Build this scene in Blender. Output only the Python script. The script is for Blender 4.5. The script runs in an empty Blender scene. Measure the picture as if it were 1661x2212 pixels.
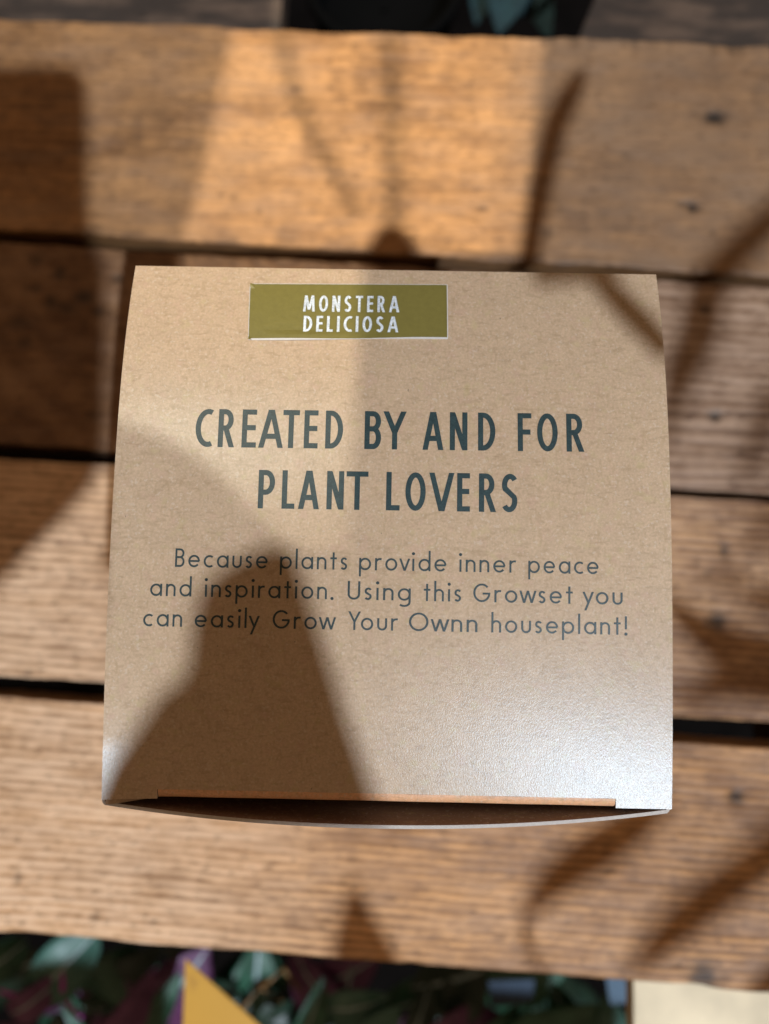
import bpy, bmesh, math, random
import numpy as np
from mathutils import Vector, Matrix, noise as mnoise
random.seed(7)
S = bpy.context.scene
COL = S.collection
R = math.radians
CM = 0.01

# ------------------------------------------------------------------ camera
F = 1661.0                     # focal length in units of a 1661 x 2212 picture
W0, H0 = 1661.0, 2212.0
TILT = R(7.5)
CAMZ = 0.2406
cam = bpy.data.cameras.new('camera')
cam_o = bpy.data.objects.new('camera', cam)
COL.objects.link(cam_o)
cam_o.location = (0, 0, CAMZ)
cam_o.rotation_euler = (TILT, 0, 0)
cam.sensor_fit = 'VERTICAL'
cam.sensor_height = 36
cam.lens = F / H0 * 36
cam.clip_start = 0.005
cam.clip_end = 20
cam.dof.use_dof = True
cam.dof.focus_distance = 0.1385
cam.dof.aperture_fstop = cam.lens / 3.3
S.camera = cam_o

# ------------------------------------------------------------------ light
w = bpy.data.worlds.new('World')
S.world = w
w.use_nodes = True
w.node_tree.nodes['Background'].inputs[0].default_value = (1.0, 0.65, 0.40, 1)
w.node_tree.nodes['Background'].inputs[1].default_value = 0.185

DIR1 = Vector((.295, -.42, .86)).normalized()      # cool white spot, from the front and one side
DIR2 = Vector((-.25, .20, .95)).normalized()       # warm spot, almost overhead
LAMP1 = DIR1 * 3.0 + Vector((0, .02, 0))
LAMP2 = DIR2 * 3.0 + Vector((0, .02, 0))


def spot(name, loc, power, col, rad, aim, size, blend):
    l = bpy.data.lights.new(name, 'SPOT')
    l.energy = power
    l.color = col
    l.shadow_soft_size = rad
    l.spot_size = R(size)
    l.spot_blend = blend
    o = bpy.data.objects.new(name, l)
    COL.objects.link(o)
    o.location = loc
    o.rotation_euler = (Vector(aim) - loc).to_track_quat('-Z', 'Y').to_euler()
    return o


spot('ceiling_spot', LAMP1, 335, (.87, .98, 1.13), .017, (0, .03, 0), 24, .5)
spot('ceiling_spot', LAMP2, 268, (1.0, .89, .70), .015, (.025, .19, 0), 9, 1)

S.view_settings.view_transform = 'Standard'
S.view_settings.look = 'None'
S.view_settings.exposure = 0
S.view_settings.gamma = 1

# ------------------------------------------------------------------ helpers
ct, st = math.cos(TILT), math.sin(TILT)


def at(u, v, z):
    """the point at height z that the picture shows at (u, v)"""
    x, y = (u - W0 / 2) / F, -(v - H0 / 2) / F
    d = Vector((x, y * ct + st, y * st - ct))
    t = (z - CAMZ) / d.z
    return Vector((d.x * t, d.y * t, z))


def tag(o, label=None, cat=None, group=None, kind=None):
    if label: o['label'] = label
    if cat: o['category'] = cat
    if group: o['group'] = group
    if kind: o['kind'] = kind
    return o


def empty(name, loc=(0, 0, 0)):
    o = bpy.data.objects.new(name, None)
    o.empty_display_size = .01
    COL.objects.link(o)
    o.location = loc
    return o


def mesh_obj(name, verts, faces, mat, parent=None, smooth=False, mats=None, mi=None):
    me = bpy.data.meshes.new(name)
    me.from_pydata([tuple(v) for v in verts], [], faces)
    for m in (mats or [mat]):
        me.materials.append(m)
    if mi is not None:
        me.polygons.foreach_set('material_index', mi)
    if smooth:
        me.polygons.foreach_set('use_smooth', [True] * len(me.polygons))
    me.update()
    o = bpy.data.objects.new(name, me)
    COL.objects.link(o)
    if parent is not None:
        set_parent(o, parent)
    return o


def set_parent(o, p):
    # everything is modelled in place: only the empties have an offset of their own
    o.parent = p
    o.matrix_parent_inverse = Matrix.Translation(-Vector(p.location))


def srgb(r, g, b):
    f = lambda c: ((c / 255 + .055) / 1.055) ** 2.4 if c > 10 else c / 255 / 12.92
    return (f(r), f(g), f(b), 1)


class NT:
    """small node-tree builder"""
    def __init__(s, name):
        s.m = bpy.data.materials.new(name)
        s.m.use_nodes = True
        s.t = s.m.node_tree
        s.b = s.t.nodes['Principled BSDF']
        s.co = s.t.nodes.new('ShaderNodeTexCoord').outputs['Object']

    def n(s, typ, ins=None, **kw):
        nd = s.t.nodes.new(typ)
        for k, v in kw.items(): setattr(nd, k, v)
        for k, v in (ins or {}).items():
            if hasattr(v, 'is_linked') and hasattr(v, 'links'):
                s.t.links.new(v, nd.inputs[k])
            else:
                nd.inputs[k].default_value = v
        return nd

    def map(s, scale, loc=(0, 0, 0), rot=(0, 0, 0), vec=None):
        return s.n('ShaderNodeMapping', {'Vector': vec or s.co, 'Scale': scale, 'Location': loc, 'Rotation': rot}).outputs[0]

    def noise(s, scale, vec=None, detail=3, rough=.55):
        return s.n('ShaderNodeTexNoise', {'Vector': vec or s.co, 'Scale': scale, 'Detail': detail, 'Roughness': rough}).outputs['Fac']

    def ramp(s, fac, stops):
        nd = s.n('ShaderNodeValToRGB', {'Fac': fac})
        cr = nd.color_ramp
        while len(cr.elements) < len(stops): cr.elements.new(.5)
        for e, (p, c) in zip(cr.elements, stops):
            e.position = p
            e.color = c if len(c) == 4 else (*c, 1)
        return nd.outputs[0]

    def mix(s, fac, a, b, mode='MIX'):
        nd = s.n('ShaderNodeMix', data_type='RGBA', blend_type=mode)
        for k, v in ((0, fac), (6, a), (7, b)):
            if hasattr(v, 'is_linked'): s.t.links.new(v, nd.inputs[k])
            else: nd.inputs[k].default_value = v
        return nd.outputs[2]

    def math(s, op, a, b=0.0):
        nd = s.n('ShaderNodeMath', operation=op)
        for k, v in ((0, a), (1, b)):
            if hasattr(v, 'is_linked'): s.t.links.new(v, nd.inputs[k])
            else: nd.inputs[k].default_value = v
        return nd.outputs[0]

    def put(s, key, v):
        if hasattr(v, 'is_linked'): s.t.links.new(v, s.b.inputs[key])
        else: s.b.inputs[key].default_value = v

    def bump(s, h, strength=.3, dist=.0002):
        s.t.links.new(s.n('ShaderNodeBump', {'Height': h, 'Strength': strength, 'Distance': dist}).outputs[0], s.b.inputs['Normal'])

    def attr(s, name):
        return s.n('ShaderNodeAttribute', attribute_name=name).outputs['Fac']


G = lambda v: (v, v, v, 1)


# ------------------------------------------------------------------ materials
def kraft(name, base=(.675, .49, .32, 1), rough=.285, bump=.5, spec=.46, inner=False):
    t = NT(name)
    cloud = t.noise(260, detail=4)
    fine = t.noise(2300, detail=3, rough=.6)
    c = t.mix(1, base, t.ramp(cloud, [(.3, (.95, .94, .93)), (.7, (1.04, 1.03, 1.02))]), 'MULTIPLY')
    c = t.mix(1, c, t.ramp(fine, [(.25, (.84, .82, .78)), (.75, (1.10, 1.10, 1.10))]), 'MULTIPLY')
    # short fibres and flecks of several colours, as recycled pulp has
    for (sc3, loc, rot, lo, hi, st_, colr) in (
            ((520, 1300, 900), (.1, .2, 0), .5, .56, .66, .30, (.42, .27, .15, 1)),
            ((1300, 600, 900), (.9, .4, 0), -.7, .58, .68, .28, (.46, .30, .15, 1)),
            ((420, 420, 420), (.7, .9, 0), 0, .58, .74, .36, (.66, .42, .30, 1)),
            ((480, 520, 500), (.2, .1, .4), 0, .60, .74, .34, (.62, .50, .24, 1)),
            ((1700, 1700, 900), (.5, .5, 0), 0, .60, .70, .32, (.82, .70, .55, 1)),
            ((300, 1500, 900), (.3, .8, 0), .9, .70, .78, .28, (.36, .17, .09, 1)),
            ((1400, 330, 900), (.6, .3, 0), .3, .71, .79, .25, (.36, .19, .10, 1)),
            ((1500, 1100, 1200), (.2, .5, 0), .9, .78, .82, .55, (.08, .05, .035, 1)),
            ((900, 1000, 900), (.8, .1, .6), .2, .82, .85, .5, (.95, .90, .82, 1))):
        vv = t.map(sc3, loc=loc, rot=(0, 0, rot))
        fk = t.ramp(t.n('ShaderNodeTexNoise', {'Vector': vv, 'Scale': 1.0, 'Detail': 1.5}).outputs['Fac'], [(lo, G(0)), (hi, G(1))])
        c = t.mix(t.math('MULTIPLY', fk, st_), c, colr)
    t.put('Base Color', c)
    t.put('Roughness', rough)
    t.put('Specular IOR Level', spec)
    t.put('Specular Tint', (.66, .88, 1.0, 1))
    if bump:
        vb = t.map((1.25, .55, 1), rot=(0, 0, .25))
        h = t.math('ADD', t.noise(4200, vec=vb, detail=2, rough=.7), t.math('MULTIPLY', t.noise(1700, vec=vb, detail=2), .15))
        t.bump(h, bump, .00006)
    return t.m


def plain(name, col, rough=.6, spec=.4, var=.12, scale=300, metal=0, sub=0):
    t = NT(name)
    n_ = t.noise(scale, detail=4)
    lo, hi = 1 - var, 1 + var
    t.put('Base Color', t.mix(1, col, t.ramp(n_, [(.3, (lo, lo, lo)), (.7, (hi, hi, hi))]), 'MULTIPLY'))
    t.put('Roughness', rough)
    t.put('Specular IOR Level', spec)
    t.put('Metallic', metal)
    t.bump(n_, .25, .0002)
    return t.m


def ink(name, col, rough=.42):
    t = NT(name)
    g = t.noise(3200, detail=2, rough=.7)
    g2 = t.noise(1100, detail=2)
    c = t.mix(1, col, t.ramp(g, [(.3, (.72, .75, .78)), (.7, (1.35, 1.3, 1.25))]), 'MULTIPLY')
    c = t.mix(1, c, t.ramp(g2, [(.3, (.85, .85, .85)), (.7, (1.15, 1.15, 1.15))]), 'MULTIPLY')
    t.put('Base Color', c)
    t.put('Roughness', rough)
    t.bump(g, .35, .00008)
    return t.m


def wood(name, light, dark, seed, rough=.55, blotch=.5, palec=(.46, .36, .28, 1)):
    t = NT(name)
    tone = t.attr('tone')
    v = t.map((18, 420, 60), loc=(seed, seed * .7, 0))
    streak = t.n('ShaderNodeTexNoise', {'Vector': v, 'Scale': 1.0, 'Detail': 5.0, 'Roughness': .6}).outputs['Fac']
    v2 = t.map((60, 110, 60), loc=(seed * 3, 0, 0))
    bl = t.n('ShaderNodeTexNoise', {'Vector': v2, 'Scale': 1.0, 'Detail': 4.0}).outputs['Fac']
    f = t.math('ADD', t.math('MULTIPLY', tone, .62), t.math('MULTIPLY', streak, .38))
    c = t.ramp(f, [(.22, dark), (.74, light)])
    c = t.mix(t.math('MULTIPLY', t.ramp(bl, [(.50, G(0)), (.68, G(1))]), blotch * .6), c, (dark[0] * 1.3, dark[1] * 1.2, dark[2] * 1.1, 1))
    # worn greyish-pink film where the stain has bleached
    wv = t.map((45, 160, 45), loc=(seed, seed, 3))
    worn = t.n('ShaderNodeTexNoise', {'Vector': wv, 'Scale': 1.0, 'Detail': 3.0}).outputs['Fac']
    c = t.mix(t.math('MULTIPLY', t.ramp(worn, [(.46, G(0)), (.66, G(1))]), .25), c, (.44, .28, .18, 1))
    c = t.mix(t.math('MULTIPLY', t.attr('pale'), t.math('ADD', .60, t.math('MULTIPLY', worn, .4))), c, palec)  # the pale attribute carries uneven light as wood colour
    # small pores
    pv = t.map((250, 900, 400), loc=(seed, 0, 1))
    pore = t.n('ShaderNodeTexNoise', {'Vector': pv, 'Scale': 1.0, 'Detail': 2.0}).outputs['Fac']
    c = t.mix(t.math('MULTIPLY', t.ramp(pore, [(.58, G(0)), (.70, G(1))]), .6), c, (dark[0] * .5, dark[1] * .5, dark[2] * .5, 1))
    c = t.mix(t.attr('stain'), c, (.018, .016, .015, 1))
    t.put('Base Color', c)
    t.put('Roughness', t.math('ADD', rough - .1, t.math('MULTIPLY', streak, .2)))
    t.put('Specular IOR Level', .4)
    t.bump(t.math('ADD', streak, t.math('MULTIPLY', pore, -.8)), .8, .0003)
    return t.m


M_KRAFT = kraft('kraft_card')
M_INNER = kraft('kraft_card_inside', base=(.38, .24, .18, 1), rough=.8, bump=.2, spec=.2)
M_EDGE = plain('card_cut_edge', (.66, .60, .53, 1), .7, .3, .08, 1500)
M_FOLD = kraft('fold_glow_card', base=(.90, .50, .27, 1), rough=.5, bump=.5)  # the warm glow along the fold is put into this orange base
M_INK = ink('teal_ink', (.032, .062, .064, 1))
M_INK2 = ink('thin_teal_ink', (.040, .066, .066, 1))
M_WHITE = ink('pale_print', (.78, .84, .86, 1), .5)
M_OLIVE = plain('olive_sticker', (.24, .20, .048, 1), .42, .5, .06, 900)
M_STEDGE = plain('sticker_paper', (.80, .76, .70, 1), .6, .3, .05, 900)
M_DARK = plain('dark_soil', (.004, .003, .0025, 1), .95, .1, .4, 60)
M_BLACK = plain('black_plastic', (.002, .002, .002, 1), .9, .05, .2, 40)


# ------------------------------------------------------------------ numpy noise
def lattice(seed, n=256):
    return np.random.RandomState(seed).rand(n, n)


def vnoise(x, y, seed):
    L = lattice(seed)
    xi, yi = np.floor(x).astype(int), np.floor(y).astype(int)
    fx, fy = x - xi, y - yi
    fx, fy = fx * fx * (3 - 2 * fx), fy * fy * (3 - 2 * fy)
    a, b = L[xi % 256, yi % 256], L[(xi + 1) % 256, yi % 256]
    c, d = L[xi % 256, (yi + 1) % 256], L[(xi + 1) % 256, (yi + 1) % 256]
    return (a * (1 - fx) + b * fx) * (1 - fy) + (c * (1 - fx) + d * fx) * fy


def fnoise(x, y, seed, o=3):
    s, a, t = 0, 1, 0
    for k in range(o):
        s = s + a * vnoise(x * 2 ** k, y * 2 ** k, seed + k)
        t += a
        a *= .5
    return s / t


# ------------------------------------------------------------------ the setting
gb = bmesh.new()
bmesh.ops.create_grid(gb, x_segments=60, y_segments=60, size=1.5)
for v_ in gb.verts:
    v_.co.z = -.32 + .02 * mnoise.noise(v_.co * 9)
gm = bpy.data.meshes.new('ground')
gb.to_mesh(gm)
gm.materials.append(M_DARK)
ground = bpy.data.objects.new('ground', gm)
COL.objects.link(ground)
tag(ground, kind='structure')

# ------------------------------------------------------------------ slatted bench top
PL = [  # back edge at x=0 / x=1661, front edge at x=0 / x=1661, ridge pitch (cm), ridge depth, light, dark, spots (u, v, radius cm, strength)
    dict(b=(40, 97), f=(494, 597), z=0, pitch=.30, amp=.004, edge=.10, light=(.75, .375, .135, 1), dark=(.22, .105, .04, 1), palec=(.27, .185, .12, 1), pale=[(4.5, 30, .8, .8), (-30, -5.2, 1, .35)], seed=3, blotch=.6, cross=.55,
         spots=[(1545, 252, .34, .95), (1500, 245, .16, .35), (1497, 447, .27, .9), (1475, 440, .15, .5), (1350, 330, .12, .3), (1290, 205, .1, .3), (1610, 150, .14, .4), (1180, 505, .2, .35), (300, 300, .12, .3), (370, 260, .1, .3), (240, 420, .14, .35), (560, 455, .12, .3), (1043, 447, .17, .6), (1540, 503, .13, .5), (1515, 300, .1, .2), (1480, 370, .09, .4), (880, 445, .14, .3), (830, 520, .15, .3)]),
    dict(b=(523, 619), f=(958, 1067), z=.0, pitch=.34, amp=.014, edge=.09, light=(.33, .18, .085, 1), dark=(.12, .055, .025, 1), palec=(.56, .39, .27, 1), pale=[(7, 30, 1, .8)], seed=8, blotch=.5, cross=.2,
         spots=[(1546, 898, .24, .9), (1524, 668, .18, .7), (79, 562, .22, .5), (127, 592, .26, .75), (180, 640, .28, .75), (74, 622, .2, .45), (108, 652, .26, .6), (144, 666, .3, .5), (36, 698, .3, .5), (255, 602, .2, .6), (211, 672, .22, .6), (50, 740, .25, .5), (200, 900, .25, .35)]),
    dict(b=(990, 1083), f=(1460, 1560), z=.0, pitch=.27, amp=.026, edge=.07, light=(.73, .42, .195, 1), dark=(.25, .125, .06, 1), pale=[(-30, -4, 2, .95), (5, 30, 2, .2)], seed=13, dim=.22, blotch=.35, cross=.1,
         spots=[(1566, 1190, .2, .7), (1528, 1238, .15, .5), (1550, 1342, .24, .8), (35, 1190, .13, .6), (60, 1452, .12, .6)]),
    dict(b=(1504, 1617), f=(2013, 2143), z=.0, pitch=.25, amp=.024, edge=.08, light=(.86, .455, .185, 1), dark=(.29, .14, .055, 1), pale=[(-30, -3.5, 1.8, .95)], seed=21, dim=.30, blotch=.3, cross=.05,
         spots=[(1592, 1722, .30, .9), (1520, 2113, .5, .8), (38, 1895, .13, .6), (330, 1992, .13, .5), (205, 1982, .1, .5), (1320, 1877, .11, .4), (1465, 2085, .12, .4)]),
]
bench = empty('slatted_bench', (0, .05, 0))
tag(bench, 'weathered brown wooden slat bench top with narrow dark gaps and small dents', 'bench')


def hump(x, a, b, soft):
    return 1 / (1 + np.exp(-(x - a) / soft)) * 1 / (1 + np.exp((x - b) / soft))


def plank(P):
    nx, ny = 300, 150
    X0, X1 = -.21, .21
    pb = [at(0, P['b'][0], 0), at(1661, P['b'][1], 0)]
    pf = [at(0, P['f'][0], 0), at(1661, P['f'][1], 0)]
    sd = P['seed']
    xs = np.linspace(X0, X1, nx)
    def line(p, xx): return p[0].y + (p[1].y - p[0].y) * (xx - p[0].x) / (p[1].x - p[0].x)
    yb, yf = line(pb, xs), line(pf, xs)
    yb = yb + .0014 * (fnoise(xs * 60, xs * 0 + 1.5, sd) - .5) * (1 + P['cross'])
    yf = yf + .0014 * (fnoise(xs * 60, xs * 0 + 7.5, sd) - .5) * (1 + P['cross'])
    tt = np.linspace(0, 1, ny)
    e = P['edge'] * CM
    # denser rows at the rounded edges
    w_ = yb.mean() - yf.mean()
    k = 10
    tt = np.concatenate([np.linspace(0, e / w_, k, endpoint=False), np.linspace(e / w_, 1 - e / w_, ny - 2 * k), np.linspace(1 - e / w_, 1, k + 1)[1:]])
    Xg, Tg = np.meshgrid(xs, tt, indexing='ij')
    Yg = yf[:, None] + (yb - yf)[:, None] * Tg
    slope = (pf[1].y - pf[0].y) / (pf[1].x - pf[0].x)
    xc, yc = Xg * 100, (Yg - slope * Xg) * 100
    wk = .35 if sd in (13, 21) else 1.0
    warp = (fnoise(xc * .06, yc * .25, sd + 30) - .5) * 1.5 * wk + (fnoise(xc * .5, yc * 1.6, sd + 31) - .5) * .12
    f = 0.0
    if sd == 8:      # slanting figure at one end
        f = 1 / (1 + np.exp((xc + 4) * 1.2))
        ph = (yc + warp) / P['pitch'] * (1 - f) + (yc * .72 + xc * .62 + warp) / 1.05 * f
    else:
        ph = (yc + warp) / P['pitch']
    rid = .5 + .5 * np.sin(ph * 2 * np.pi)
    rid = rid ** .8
    end_shade = P.get('dim', 0) * hump(xc, 5, 40, 2.0)  # shade at one end of the plank, put into its tone
    brk = fnoise(xc * .9, ph * 1.0, sd + 40, 2)           # ridges come and go along their length
    brk = np.clip((brk - .3) * 2.2, 0, 1)
    big = fnoise(xc * .25, yc * .6, sd + 50)
    cross = fnoise(xc * 2.4, yc * .45, sd + 60)
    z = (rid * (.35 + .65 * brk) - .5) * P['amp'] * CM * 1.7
    z += (big - .5) * .0006 + (fnoise(xc * 1.8, yc * 4, sd + 70) - .5) * .00022
    grit = (fnoise(xc * 4.2, yc * 4, sd + 61, 4) - .5) * 1.15
    saw = fnoise(xc * 1.3, yc * 11, sd + 62, 2) - .5
    tone = .5 + (rid - .5) * (.66 if P['amp'] > .005 else .16) * (.4 + brk) * (1 - .65 * f) + grit * .42 + saw * .32 - end_shade + (big - .5) * .75 + (cross - .5) * .5 * P['cross'] + (brk - .5) * .16
    stain = np.zeros_like(z)
    for u, v, r, s_ in P['spots']:
        p = at(u, v, 0)
        dx, dy = (Xg - p.x) * 100, (Yg - p.y) * 100
        rr = np.hypot(dx * (1 + .25 * math.sin(u)), dy * (1 + .25 * math.cos(v)))
        rr = rr * (1 + .5 * (fnoise(xc * 5, yc * 5, sd + 80) - .5))
        m_ = np.clip(1.35 - rr / (r * 1.05), 0, 1) ** 1.2
        stain = np.maximum(stain, m_ * s_)
        z -= m_ * .0008 * s_
    # rounded, worn arrises
    de = np.minimum(Tg, 1 - Tg) * w_
    q = np.clip(1 - de / e, 0, 1)
    z -= (1 - np.sqrt(np.clip(1 - q * q, 0, 1))) * e * .8
    chip = fnoise(xc * 3.5, np.where(Tg > .5, 1.0, 9.0) + xc * 0, sd + 90)
    stain = np.maximum(stain, q * np.clip((chip - .45) * 3, 0, 1) * (.75 if P['cross'] > .5 else .35) * (Tg < .5))
    if P['cross'] > .5:   # grimy lower arris and a row of little chips on the far one
        near = np.clip(1 - (Tg * w_) / .0035, 0, 1)
        stain = np.maximum(stain, near * np.clip((fnoise(xc * 1.2, yc * 2, sd + 91) - .30) * 2.2, 0, 1) * .6)
        far = np.clip(1 - ((1 - Tg) * w_) / .007, 0, 1)
        tooth = np.clip((vnoise(xc * 5.5, yc * .4, sd + 92) - .62) * 4, 0, 1) * far * np.clip((xc - 1) / 4, 0, 1)
        stain = np.maximum(stain, tooth * .45)
        tone += far * .12
        z -= tooth * .0004
    z = z + P['z'] * CM
    V = np.stack([Xg, Yg, z], -1).reshape(-1, 3)
    nV = len(V)
    idx = np.arange(nx * ny).reshape(nx, ny)
    fc = np.stack([idx[:-1, :-1], idx[1:, :-1], idx[1:, 1:], idx[:-1, 1:]], -1).reshape(-1, 4)
    T = .018
    rows = []
    tn, sn = [tone.reshape(-1)], [stain.reshape(-1)]
    Vs = [V]
    Fs = [fc]
    base = nV
    for j, sgn in ((0, 1), (ny - 1, -1)):       # the two long sides
        lev = [.0012, .004, .008, .013, T]
        prev = idx[:, j]
        for li, L_ in enumerate(lev):
            yy = Yg[:, j] + sgn * (.0004 if li else .0001) * (fnoise(xs * 300, xs * 0 + li, sd + 5) - .6) * (1)
            zz = z[:, j] - L_
            Vs.append(np.stack([xs, yy, zz], -1))
            cur = base + np.arange(nx)
            base += nx
            if sgn > 0: Fs.append(np.stack([prev[1:], prev[:-1], cur[:-1], cur[1:]], -1))
            else: Fs.append(np.stack([prev[:-1], prev[1:], cur[1:], cur[:-1]], -1))
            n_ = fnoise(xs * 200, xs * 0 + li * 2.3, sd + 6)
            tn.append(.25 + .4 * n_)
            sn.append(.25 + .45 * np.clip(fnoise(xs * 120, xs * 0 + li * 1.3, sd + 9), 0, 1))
            prev = cur
        if sgn > 0: first = prev
        else: Fs.append(np.stack([first[:-1], first[1:], prev[1:], prev[:-1]], -1))
    V = np.concatenate(Vs)
    fc = np.concatenate(Fs)
    me = bpy.data.meshes.new('plank')
    me.vertices.add(len(V)); me.vertices.foreach_set('co', V.astype(np.float32).ravel())
    me.loops.add(len(fc) * 4); me.loops.foreach_set('vertex_index', fc.astype(np.int32).ravel())
    me.polygons.add(len(fc))
    me.polygons.foreach_set('loop_start', np.arange(len(fc), dtype=np.int32) * 4)
    me.polygons.foreach_set('use_smooth', np.ones(len(fc), dtype=bool))
    me.update(calc_edges=True)
    pale = np.zeros(len(V))
    pale[:nV] = np.clip(sum(s_ * hump(xc, a_, b_, so_) for a_, b_, so_, s_ in P['pale']) + (big - .5) * .5, 0, 1).reshape(-1)  # stretches of brighter and weaker light, put into the wood colour
    pale[:nV] *= (np.clip(.30 + .95 * rid * (.45 + .75 * brk) + saw * .8 + grit * .5, 0, 1.15)).reshape(-1) if P['amp'] > .005 else 1  # bright glints on the ridge tops are painted in here
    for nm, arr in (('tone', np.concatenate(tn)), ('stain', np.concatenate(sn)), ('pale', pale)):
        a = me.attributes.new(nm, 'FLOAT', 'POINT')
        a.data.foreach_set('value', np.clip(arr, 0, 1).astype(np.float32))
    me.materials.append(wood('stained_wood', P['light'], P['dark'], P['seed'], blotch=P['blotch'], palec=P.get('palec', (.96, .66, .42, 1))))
    o = bpy.data.objects.new('plank', me)
    COL.objects.link(o)
    set_parent(o, bench)
    return o


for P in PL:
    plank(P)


def add_box(bm, x0, x1, y0, y1, z0, z1, jit=0):
    vs = [bm.verts.new((x + random.uniform(-jit, jit), y + random.uniform(-jit, jit), z)) for z in (z0, z1) for y in (y0, y1) for x in (x0, x1)]
    for f in ((0, 2, 3, 1), (4, 5, 7, 6), (0, 1, 5, 4), (1, 3, 7, 5), (3, 2, 6, 7), (2, 0, 4, 6)):
        bm.faces.new([vs[i] for i in f])


def bm_obj(name, bm, mat, parent=None, smooth=False, bevel=0):
    if bevel:
        bmesh.ops.bevel(bm, geom=bm.edges[:] + bm.verts[:], offset=bevel, segments=2, affect='EDGES')
    bmesh.ops.recalc_face_normals(bm, faces=bm.faces)
    me = bpy.data.meshes.new(name)
    bm.to_mesh(me)
    bm.free()
    me.materials.append(mat)
    if smooth: me.polygons.foreach_set('use_smooth', [True] * len(me.polygons))
    o = bpy.data.objects.new(name, me)
    COL.objects.link(o)
    if parent: set_parent(o, parent)
    return o


# two battens under the planks carry them
for x_ in (-.17, .155):
    b_ = bmesh.new()
    add_box(b_, x_ - .02, x_ + .02, -.12, .175, -.05, -.0205)
    bm_obj('batten', b_, plain('batten_wood', (.06, .035, .02, 1), .8, .3, .3, 90), bench, bevel=.001)

# ------------------------------------------------------------------ the box
HB = .10
c_tl, c_tr, c_br, c_bl = at(293, 574, HB), at(1417, 593, HB), at(1451, 1748, HB), at(218, 1722, HB)
BULGE, PEAK = .0040, .60
box = empty('carton_box', (0, .015, 0))
tag(box, 'brown kraft card box with an olive sticker and teal printed lettering, standing on the slats', 'box')


def lid_z(t):
    """height of the bowed lid over its corners; t runs 0 at the rear fold to 1 at the front"""
    t = np.clip(t, 0, 1)
    s_ = 1 - t
    return np.where(s_ < PEAK, BULGE * (1 - np.abs((s_ - PEAK) / PEAK) ** 1.9), BULGE * (1 - np.abs((s_ - PEAK) / (1 - PEAK)) ** 2.5))


def lid(a, t, dz=0.0):
    """point on the lid: a 0..1 across, t 0..1 from rear to front"""
    p = (c_tl * (1 - a) + c_tr * a) * (1 - t) + (c_bl * (1 - a) + c_br * a) * t
    curl = .0020 * (max(0.0, .14 - a) / .14) ** 2 * min(1.0, max(0.0, (t - .6) / .3)) ** 1.5
    p = p + (c_br - c_bl).normalized() * (.42 * curl)
    return Vector((p.x, p.y, HB + curl + float(lid_z(t)) + .00012 * math.sin(a * 5 + t * 3) * math.sin(t * 7) + dz))


def lid_uv(u, v):
    """lid coordinates of what the picture shows at (u, v)"""
    z = HB + .003
    a = t = .5
    for _ in range(12):
        p = at(u, v, z)
        for _k in range(6):
            q = lid(a, t)
            e = 1e-4
            qa = (lid(a + e, t) - q) / e
            qt = (lid(a, t + e) - q) / e
            rx, ry = p.x - q.x, p.y - q.y
            D = qa.x * qt.y - qa.y * qt.x
            a += (rx * qt.y - ry * qt.x) / D
            t += (qa.x * ry - qa.y * rx) / D
        z = HB + float(lid_z(t))
    return a, t


TH = .00045
A0, A1 = .098, .902          # the notches
TF = .9835                   # where the front fold starts between the notches


def build_lid():
    NA, NTT = 48, 70
    av = sorted(set([i / NA for i in range(NA + 1)] + [A0, A1]))
    tv = [i / NTT for i in range(NTT + 1)]
    tv = [x for x in tv if x < TF - .004] + [TF, 1.0]
    V, Fc, mi = [], [], []
    ix = {}
    for k, dz in enumerate((0, -TH)):
        for i, a in enumerate(av):
            for j, t in enumerate(tv):
                ix[k, i, j] = len(V)
                V.append(lid(a, t, dz))
    def solid(i, j):
        if not (0 <= i < len(av) - 1 and 0 <= j < len(tv) - 1): return False
        am = (av[i] + av[i + 1]) / 2
        return not (j == len(tv) - 2 and A0 < am < A1)
    for i in range(len(av) - 1):
        for j in range(len(tv) - 1):
            if not solid(i, j): continue
            Fc.append((ix[0, i, j], ix[0, i, j + 1], ix[0, i + 1, j + 1], ix[0, i + 1, j])); mi.append(0)
            Fc.append((ix[1, i, j], ix[1, i + 1, j], ix[1, i + 1, j + 1], ix[1, i, j + 1])); mi.append(1)
            for (di, dj, e0, e1) in ((-1, 0, (0, 0), (0, 1)), (1, 0, (1, 1), (1, 0)), (0, -1, (1, 0), (0, 0)), (0, 1, (0, 1), (1, 1))):
                if not solid(i + di, j + dj):
                    p, q = (i + e0[0], j + e0[1]), (i + e1[0], j + e1[1])
                    b0 = len(V)
                    V += [V[ix[0, p[0], p[1]]].copy(), V[ix[1, p[0], p[1]]].copy(), V[ix[1, q[0], q[1]]].copy(), V[ix[0, q[0], q[1]]].copy()]
                    Fc.append((b0, b0 + 1, b0 + 2, b0 + 3)); mi.append(2)
    o = mesh_obj('lid', V, Fc, None, box, mats=[M_KRAFT, M_INNER, M_EDGE], mi=mi, smooth=False)
    sm = [m != 2 for m in mi]
    o.data.polygons.foreach_set('use_smooth', sm)
    return o


LID = build_lid()


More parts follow.
